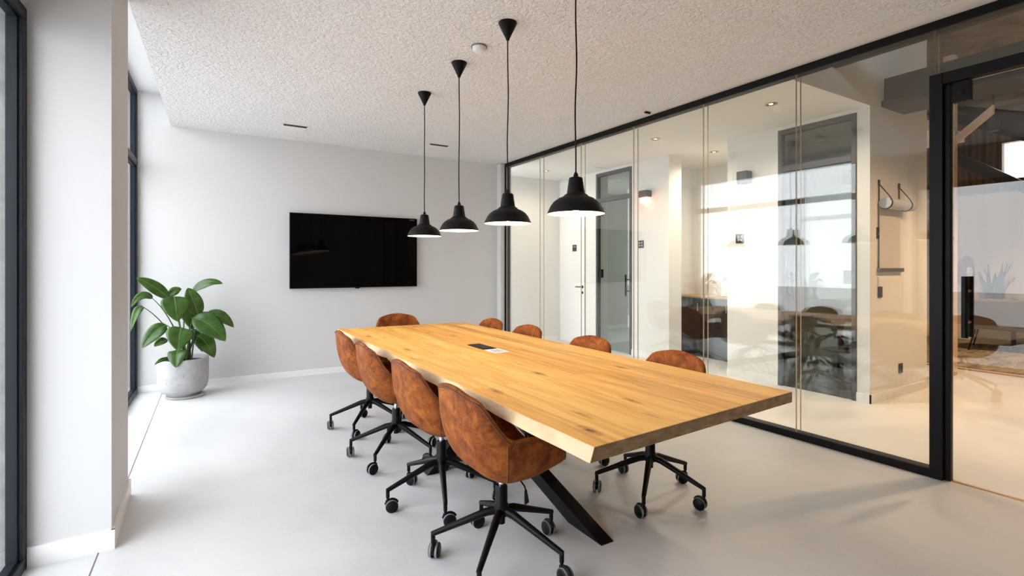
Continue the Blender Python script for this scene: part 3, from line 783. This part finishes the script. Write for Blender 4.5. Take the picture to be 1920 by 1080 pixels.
# ---------------------------------------------------------------- swivel chairs
def smooth01(a, b, x):
    t = min(1, max(0, (x - a) / (b - a))); return t * t * (3 - 2 * t)
def chair_rim(a):      # a: degrees away from the middle of the back
    h = 0.838 - 0.058 * min(1, a / 56) ** 2
    h += (0.640 - h) * smooth01(42, 70, a)
    h += (0.615 - h) * smooth01(85, 118, a)
    h += (0.468 - h) * smooth01(112, 152, a)
    return h
def chair_plan(phi):   # phi: 0 = front (+X)
    c, s = math.cos(phi), math.sin(phi)
    n = 2.5 if c > 0 else 3.4; ax = 0.275 if c > 0 else 0.250; ay = 0.282
    return 1.0 / ((abs(c) / ax) ** n + (abs(s) / ay) ** n) ** (1 / n)
def shell_point(phi, th, inner=False):
    a = abs((math.degrees(phi) - 180 + 180) % 360 - 180)
    h = chair_rim(a); r = chair_plan(phi)
    c, s = math.cos(phi), math.sin(phi)
    z0 = 0.402 + 0.05 * smooth01(90, 180, a)
    m = 2.9
    thick = 0.0
    if inner:
        z0 = 0.462; thick = 0.030
        h = max(h - 0.004, z0 + 0.002)
    rho = math.sin(th) ** (2 / m) if th > 0 else 0.0
    z = z0 + (h - z0) * (1 - max(0, math.cos(th)) ** (2 / m)) if th < PI / 2 else h
    k = (z - 0.42) / 0.41                       # lean and narrowing of the back
    rr = (r - thick) * rho
    x, y = rr * c, rr * s
    back = smooth01(95, 20, a) if a < 95 else 0.0
    back = 1 - smooth01(20, 95, a)
    kk = max(0, k)
    x -= 0.030 * back * kk - 0.014 * back
    y *= 1 - 0.05 * back * smooth01(0.45, 1.0, kk)
    return Vector((x, y, z))
def chair_shell():
    mb = MB(); NP = 72; NT = 13
    vs = []
    rings = []
    for i in range(1, NT + 1): rings.append(('o', PI / 2 * i / NT))
    rings.append(('m', 0))
    for i in range(NT, 1, -1): rings.append(('i', PI / 2 * i / NT))
    for kind, th in rings:
        for k in range(NP):
            phi = 2 * PI * k / NP
            if kind == 'o': p = shell_point(phi, th)
            elif kind == 'i': p = shell_point(phi, th, True)
            else:
                p = (shell_point(phi, PI / 2) + shell_point(phi, PI / 2, True)) / 2; p.z += 0.007
            vs.append(p)
    n = len(rings)
    fs = [(i * NP + k, i * NP + (k + 1) % NP, (i + 1) * NP + (k + 1) % NP, (i + 1) * NP + k) for i in range(n - 1) for k in range(NP)]
    vs.append(Vector((0, 0, 0.402))); vs.append(Vector((0, 0, 0.462)))
    fs += [(len(vs) - 2, (k + 1) % NP, k) for k in range(NP)]
    o = (n - 1) * NP
    fs += [(len(vs) - 1, o + k, o + (k + 1) % NP) for k in range(NP)]
    return mb.add(vs, fs)
R_BASE = 0.318
def make_chair():
    t = empty('swivel_chair')
    chair_shell().build('shell', M['leather'], t, smooth=179)
    # seat pad
    pad = MB(); NP = 48; vs = []
    prof = [(0.50, 0.464), (0.62, 0.468), (0.655, 0.480), (0.63, 0.494), (0.45, 0.503), (0.2, 0.505)]
    for q, z in prof:
        for k in range(NP):
            phi = 2 * PI * k / NP; r = chair_plan(phi) * q
            vs.append((r * math.cos(phi) + 0.01, r * math.sin(phi), z - 0.008 * math.cos(phi) * 0))
    fs = [(i * NP + k, i * NP + (k + 1) % NP, (i + 1) * NP + (k + 1) % NP, (i + 1) * NP + k) for i in range(len(prof) - 1) for k in range(NP)]
    fs += [tuple(range(NP - 1, -1, -1)), tuple((len(prof) - 1) * NP + k for k in range(NP))]
    pad.add(vs, fs).build('seat_cushion', M['leather'], t, smooth=60)
    # piping just under the rim on the outside, and side seams
    pth = []
    for k in range(97):
        phi = R(28) + (2 * PI - R(56)) * k / 96
        p = shell_point(phi, PI / 2 * 0.93); q = shell_point(phi, PI / 2)
        d = Vector((math.cos(phi), math.sin(phi), 0))
        pth.append(Vector((q.x, q.y, q.z - 0.010)) + d * 0.0015)
    MB().tube(pth, 0.0035, 8).build('piping', M['piping'], t, smooth=60)
    for sgn in (-1, 1):
        ln = [shell_point(PI + sgn * R(64), PI / 2 * q) for q in [0.10 + 0.87 * i / 24 for i in range(25)]]
        ln = [p + Vector((p.x, p.y, 0)).normalized() * 0.0006 + Vector((0, 0, -0.0004)) for p in ln]
        MB().tube(ln, 0.0021, 6).build('seam', M['seam'], t, smooth=60)
    MB().box(-0.05, 0.05, -0.045, 0.045, 0.396, 0.408).build('seat_plate', M['plastic'], t, bevel=0.006)
    MB().tube([(0, 0, 0.30), (0, 0, 0.40)], 0.0145, 20).build('gas_lift', M['chrome'], t, smooth=40)
    MB().lathe([(0.0, 0.165), (0.017, 0.165), (0.018, 0.20), (0.034, 0.205), (0.036, 0.245), (0.029, 0.262), (0.029, 0.338), (0.026, 0.345), (0.0, 0.345)], (0, 0, 0), 28).build('hub', M['black'], t, smooth=40)
    lv = MB().tube([(0.03, -0.03, 0.392), (0.055, -0.062, 0.385), (0.075, -0.082, 0.350), (0.080, -0.090, 0.325)], 0.004, 8).build('lever', M['plastic'], t, smooth=60)
    MB().hexa([(0.070, -0.104, 0.272), (0.100, -0.088, 0.272), (0.094, -0.078, 0.272), (0.064, -0.094, 0.272)],
              [(0.072, -0.096, 0.335), (0.086, -0.088, 0.335), (0.082, -0.082, 0.335), (0.068, -0.090, 0.335)]).build('paddle', M['plastic'], lv, bevel=0.003)
    leg_me = None; cas_me = None
    for k in range(5):
        if leg_me is None:
            lg = MB().tube([(0.02, 0, 0.226), (0.07, 0, 0.218), (0.19, 0, 0.172), (R_BASE - 0.012, 0, 0.127), (R_BASE + 0.006, 0, 0.120)], [0.019, 0.019, 0.0155, 0.0125, 0.0115], 14)
            lg.tube([(R_BASE, 0, 0.128), (R_BASE, 0, 0.082)], 0.0105, 12)
            leg_me = lg.mesh('leg', M['black'], 40)
            ca = MB().tube([(0, 0, 0.090), (0, 0, 0.058)], 0.008, 10)
            ca.box(-0.012, 0.022, -0.0055, 0.0055, 0.026, 0.066)
            arc = [(0.022 + 0.036 * math.cos(R(w)), 0, 0.036 + 0.036 * math.sin(R(w))) for w in range(25, 166, 20)]
            ca.tube(arc, 0.0065, 8)
            cas_me = ca.mesh('caster', M['plastic'], 40)
            wh = MB().lathe([(0.0, 0.0), (0.029, 0.0), (0.030, 0.003), (0.0, 0.0031)], (0, 0, 0), 28, axis='y', mi=0)
            wh = MB()
            wh.lathe([(0.0, 0.0065), (0.033, 0.0065), (0.0335, 0.0075), (0.0335, 0.020), (0.029, 0.0235), (0.0, 0.0245)], (0.022, 0, 0.0345), 28, axis='y', mi=0)
            wh.lathe([(0.0335, 0.0085), (0.0350, 0.0095), (0.0350, 0.0185), (0.0335, 0.0195)], (0.022, 0, 0.0345), 28, axis='y', mi=1, closed=True)
            wh_me = wh.mesh('wheel', [M['plastic'], M['rubber']], 40)
            wh2 = MB()
            wh2.lathe([(0.0, -0.0065), (0.033, -0.0065), (0.0335, -0.0075), (0.0335, -0.020), (0.029, -0.0235), (0.0, -0.0245)], (0.022, 0, 0.0345), 28, axis='y', mi=0)
            wh2.lathe([(0.0335, -0.0085), (0.0350, -0.0095), (0.0350, -0.0185), (0.0335, -0.0195)], (0.022, 0, 0.0345), 28, axis='y', mi=1, closed=True)
            wh2_me = wh2.mesh('wheel', [M['plastic'], M['rubber']], 40)
        o = bpy.data.objects.new('leg', leg_me); COL.objects.link(o); o.parent = t
        c = bpy.data.objects.new('caster', cas_me); COL.objects.link(c); c.parent = t
        for wm in (wh_me, wh2_me):
            w = bpy.data.objects.new('wheel', wm); COL.objects.link(w); w.parent = c
    return t
chair0 = make_chair()
chair_used = [False]
def place_chair(x, y, rz, base_deg, label, sd):
    random.seed(sd)
    c = chair0 if not chair_used[0] else copy_tree(chair0)
    chair_used[0] = True
    c.location = (x, y, 0); c.rotation_euler = (0, 0, R(rz))
    tag(c, label, 'chair', 'cognac swivel chairs around the table')
    i = j = 0
    for ch in c.children:
        if ch.name.startswith('leg'):
            ch.rotation_euler = (0, 0, R(base_deg - rz + 72 * i)); i += 1
        elif ch.name.startswith('caster'):
            w = R(base_deg - rz + 72 * j); j += 1
            ch.location = (R_BASE * math.cos(w), R_BASE * math.sin(w), 0)
            ch.rotation_euler = (0, 0, random.uniform(0, 2 * PI))
    return c
def make_all_chairs():
    pass
CH = [
    (1.190, 2.065, 1, 151.5, 'cognac leather swivel chair nearest the camera, on the window side of the table', 1),
    (1.190, 2.770, 1, 178.5, 'cognac leather swivel chair second from the camera on the window side', 2),
    (1.185, 3.580, 0, 154.5, 'cognac leather swivel chair third from the camera on the window side', 3),
    (1.205, 4.330, 0, 160.0, 'cognac leather swivel chair on the window side nearest the television wall', 4),
    (2.285, 2.180, 179, 145.5, 'cognac leather swivel chair on the glass side nearest the camera, base in full view', 5),
    (2.285, 2.985, 181, 134.0, 'cognac leather swivel chair second from the camera along the glass wall', 6),
    (2.285, 3.865, 180, 150.0, 'cognac leather swivel chair third from the camera along the glass wall', 7),
    (2.285, 4.545, 180, 165.0, 'cognac leather swivel chair along the glass wall nearest the television wall', 8),
    (1.860, 5.360, -90, 190.0, 'cognac leather swivel chair at the head of the table under the television', 9),
]
# copies are made from the untouched first chair, so the first one is placed last
for x, y, rz, bd, lab, sd in CH[1:]:
    chair_used[0] = True; place_chair(x, y, rz, bd, lab, sd)
place_first = CH[0]
chair_used[0] = False
place_chair(*place_first)

# ---------------------------------------------------------------- pendant lamps
def make_pendant():
    t = empty('pendant_lamp')
    zc = CEIL - 1.645
    MB().lathe([(0.0, zc - 0.115), (0.010, zc - 0.113), (0.014, zc - 0.10), (0.060, zc - 0.006), (0.060, zc + 0.004), (0.0, zc + 0.004)], (0, 0, 0), 32).build('canopy', M['lamp_black'], t, smooth=40)
    random.seed(5)
    n = 24; path = []
    for i in range(n + 1):
        q = i / n; w = math.sin(PI * q)
        path.append((0.0035 * w * math.sin(11 * q + 1), 0.003 * w * math.sin(7 * q), 0.20 + (zc - 0.11 - 0.20) * q))
    MB().tube(path, 0.0042, 8).build('cord', M['lamp_black'], t, smooth=60)
    MB().lathe([(0.0, 0.224), (0.006, 0.222), (0.011, 0.212), (0.014, 0.198), (0.034, 0.192), (0.037, 0.186), (0.048, 0.108), (0.0, 0.106)], (0, 0, 0), 32).build('socket_cap', M['lamp_black'], t, smooth=40)
    outer = [(0.046, 0.112), (0.052, 0.106), (0.062, 0.100), (0.068, 0.092), (0.092, 0.083), (0.116, 0.066), (0.133, 0.045), (0.145, 0.020), (0.153, 0.003), (0.1535, 0.0)]
    inner = [(0.151, 0.0), (0.143, 0.018), (0.131, 0.042), (0.114, 0.063), (0.090, 0.080), (0.066, 0.089), (0.046, 0.098)]
    sh = MB()
    prof = outer + inner; seg = 48; vs = []
    for r, z in prof:
        for k in range(seg):
            w = 2 * PI * k / seg; vs.append((r * math.cos(w), r * math.sin(w), z))
    no = len(outer)
    q = lambda i, k: (i * seg + k, i * seg + (k + 1) % seg, ((i + 1) % len(prof)) * seg + (k + 1) % seg, ((i + 1) % len(prof)) * seg + k)
    sh.add(vs, [q(i, k) for i in range(no - 1) for k in range(seg)], 0)
    f2 = [q(i, k) for i in range(no - 1, len(prof)) for k in range(seg)]
    sh.f += f2; sh.m += [1] * len(f2)
    sh.build('lamp_shade', [M['lamp_black'], M['enamel']], t, smooth=50)
    b = MB().lathe([(0.0, 0.012), (0.016, 0.016), (0.028, 0.030), (0.031, 0.045), (0.026, 0.062), (0.015, 0.078), (0.013, 0.10), (0.0, 0.10)], (0, 0, 0), 24)
    b.build('bulb', M['bulb'], t, smooth=60)
    return t
p0 = make_pendant()
PEN = [(1.690, 2.140, 'black metal pendant lamp nearest the camera, over the near end of the table'),
       (1.680, 2.833, 'black metal pendant lamp second from the camera over the oak table'),
       (1.686, 3.580, 'black metal pendant lamp third from the camera over the oak table'),
       (1.708, 4.360, 'black metal pendant lamp nearest the television')]
for i, (x, y, lab) in enumerate(PEN):
    o = p0 if i == 0 else copy_tree(p0)
    o.location = (x, y, 1.645); o.rotation_euler = (0, 0, R(37 * i))
    tag(o, lab, 'lamp', 'pendant lamps over the table')

# ---------------------------------------------------------------- television
tv = thing('television', 'large black flat television mounted on the white back wall', 'television', (1.7205, BACK - 0.001, 1.569))
w, h = 0.8225, 0.4715
MB().box(-w, w, -0.062, -0.024, -h, h).build('housing', M['plastic'], tv, bevel=0.003)
MB().box(-w + 0.006, w - 0.006, -0.0635, -0.062, -h + 0.012, h - 0.006).build('screen', M['screen'], tv)
MB().box(-0.35, 0.35, -0.024, 0.0, -0.25, 0.25).build('wall_bracket', M['steel'], tv)
MB().box(-0.03, 0.03, -0.064, -0.058, -h - 0.012, -h + 0.001).build('sensor_bump', M['plastic'], tv, bevel=0.003)
MB().box(w - 0.11, w - 0.04, -0.0642, -0.0635, h - 0.030, h - 0.020).build('small_print', M['ink'], tv)

# ---------------------------------------------------------------- ceiling fittings
sd = thing('smoke_detector', 'white round smoke detector on the textured ceiling', 'smoke detector', (1.683, 3.24, CEIL))
MB().lathe([(0.0, -0.045), (0.030, -0.045), (0.042, -0.038), (0.048, -0.020), (0.050, 0.004), (0.0, 0.004)], (0, 0, 0), 32).build('body', M['white_plastic'], sd, smooth=40)
MB().lathe([(0.050, 0.002), (0.058, 0.002), (0.058, -0.008), (0.050, -0.008)], (0, 0, 0), 32, closed=True).build('base_ring', M['bar'], sd, smooth=40)
def vent(x, y, label):
    t = thing('ceiling_vent', label, 'vent', (x, y, CEIL), 0, 'ceiling vents near the television wall')
    MB().box(-0.14, 0.14, -0.10, 0.14, -0.006, 0.0).build('frame', M['gypsum'], t)
    MB().box(-0.115, 0.125, -0.075, 0.125, -0.012, -0.006).build('flap', M['white_plastic'], t)
    MB().box(-0.115, 0.125, -0.095, -0.055, -0.0135, -0.006).build('slot', M['dark'], t)
    return t
vent(0.86, 6.17, 'white ceiling vent with dark slot, left one above the television')
vent(2.58, 6.17, 'white ceiling vent with dark slot, right one behind the far lamp cord')
hk = thing('ceiling_gap_block', 'small dark block standing for a ceiling gap beside the glass wall top rail', 'ceiling gap', (3.86, 3.72, CEIL))
MB().box(-0.035, 0.035, -0.012, 0.012, -0.016, 0.0).build('gap_block', M['plastic'], hk, bevel=0.003)  # dark block put where the ceiling only has a small gap

# ---------------------------------------------------------------- potted plant
PP = Vector((-0.19, 6.40, 0))
pl_ = thing('potted_plant', 'large leafy green plant in a pale grey speckled pot by the window', 'plant', PP)
MB().lathe([(0.0, 0.0), (0.165, 0.0), (0.180, 0.006), (0.182, 0.016), (0.175, 0.022), (0.0, 0.022)], (0.02, 0, 0), 40).build('saucer', M['pot'], pl_, smooth=40)
MB().lathe([(0.0, 0.045), (0.13, 0.045), (0.150, 0.030), (0.155, 0.045), (0.190, 0.062), (0.215, 0.095), (0.228, 0.150), (0.232, 0.25), (0.232, 0.405),
            (0.226, 0.410), (0.214, 0.408), (0.212, 0.36), (0.0, 0.358)], (0, 0, 0), 56).build('pot', M['pot'], pl_, smooth=50)
MB().lathe([(0.15, 0.022), (0.15, 0.046), (0.0, 0.046)], (0.01, 0, 0), 32).build('pot_foot', M['planter'], pl_)
so = MB().lathe([(0.0, 0.352), (0.211, 0.352), (0.211, 0.368), (0.12, 0.378), (0.0, 0.382)], (0, 0, 0), 40)
so.build('soil', M['soil'], pl_, smooth=60)
LEAVES = [((-0.124, 0.0, 1.035), (-0.395, -0.08, 1.255), 0.128, 0.03), ((-0.26, -0.08, 1.043), (-0.425, -0.20, 0.974), 0.080, 0.09),
          ((-0.33, -0.12, 0.960), (-0.425, -0.24, 0.740), 0.075, 0.10), ((-0.134, 0.08, 1.052), (-0.02, 0.12, 1.129), 0.09, 0.03),
          ((-0.08, -0.08, 1.063), (-0.048, -0.17, 0.807), 0.258, 0.05), ((0.139, -0.02, 0.84), (0.038, 0.02, 1.145), 0.171, 0.02),
          ((0.04, 0.02, 1.036), (0.086, -0.03, 0.696), 0.217, 0.04), ((0.075, 0.06, 1.097), (0.363, 0.0, 1.183), 0.101, 0.07),
          ((0.083, -0.06, 0.828), (0.383, -0.16, 0.571), 0.239, 0.07), ((0.204, 0.05, 0.846), (0.469, 0.02, 0.696), 0.133, 0.07),
          ((0.124, 0.02, 0.626), (0.282, -0.04, 0.386), 0.186, 0.06), ((-0.016, -0.1, 0.739), (-0.041, -0.2, 0.51), 0.244, 0.05),
          ((-0.142, -0.06, 0.766), (-0.344, -0.14, 0.554), 0.151, 0.05), ((-0.138, -0.05, 0.617), (-0.248, -0.1, 0.557), 0.093, 0.02),
          ((-0.044, -0.12, 0.509), (-0.057, -0.255, 0.348), 0.168, 0.05), ((-0.125, -0.1, 0.429), (-0.238, -0.2, 0.388), 0.038, 0.02),
          ((0.002, 0.1, 1.026), (0.173, 0.12, 0.932), 0.145, 0.03), ((0.075, 0.06, 0.696), (0.173, 0.0, 0.453), 0.101, 0.03)]
def make_leaf(b, t, wd, arch, sd):
    random.seed(100 + sd)
    b, t = Vector(b), Vector(t); n = 16; m_ = 5
    ctrl = (b + t) / 2 + Vector((0, -0.02, arch * 1.6))
    hint = Vector((random.uniform(-0.25, 0.25), -1.0, 0.55 + random.uniform(-0.2, 0.3))).normalized()
    mid = [(1 - q) ** 2 * b + 2 * q * (1 - q) * ctrl + q * q * t for q in [i / n for i in range(n + 1)]]
    L = (t - b).length; ph = random.uniform(0, 6)
    vs = []
    ribs = []
    for i, p in enumerate(mid):
        q = i / n
        tg = (mid[min(i + 1, n)] - mid[max(i - 1, 0)]).normalized()
        side = tg.cross(hint).normalized(); nor = side.cross(tg).normalized()
        w = wd / 2 * (math.sin(PI * q ** 0.80) ** 0.72 if 0 < q < 1 else 0.0) + 0.0006
        for k in range(-m_, m_ + 1):
            e = k / m_
            fold = 0.20 * abs(e) * w - 0.32 * w * max(0, abs(e) - 0.55)
            wave = 0.05 * w * math.sin(9 * q + ph + (1.7 if e > 0 else 0)) * abs(e) ** 2
            vs.append(p + side * (e * w) + nor * (fold + wave))
        ribs.append(p + nor * 0.0012)
    N = 2 * m_ + 1
    fs = [(i * N + k, i * N + k + 1, (i + 1) * N + k + 1, (i + 1) * N + k) for i in range(n) for k in range(N - 1)]
    lf = MB().add(vs, fs).build('leaf', M['leaf'], pl_, smooth=179)
    md = lf.modifiers.new('thickness', 'SOLIDIFY'); md.thickness = 0.0012
    MB().tube(ribs, [0.0028 * (1 - 0.8 * i / n) + 0.0004 for i in range(n + 1)], 6).build('midrib', M['rib'], lf, smooth=60)
    # stalk from the soil to the blade
    s0 = Vector((0.03 + 0.10 * b.x + random.uniform(-0.03, 0.03), random.uniform(-0.05, 0.05), 0.36))
    c1 = Vector((s0.x * 0.6 + b.x * 0.4, s0.y * 0.6 + b.y * 0.4, max(0.42, b.z * 0.72 + 0.10)))
    path = [(1 - q) ** 2 * s0 + 2 * q * (1 - q) * c1 + q * q * b for q in [i / 10 for i in range(11)]]
    MB().tube(path, [0.0085 - 0.005 * i / 10 for i in range(11)], 8).build('stalk', M['stem'], pl_, smooth=60)
for i, (b, t, wd, ar) in enumerate(LEAVES): make_leaf(b, t, wd, ar, i)
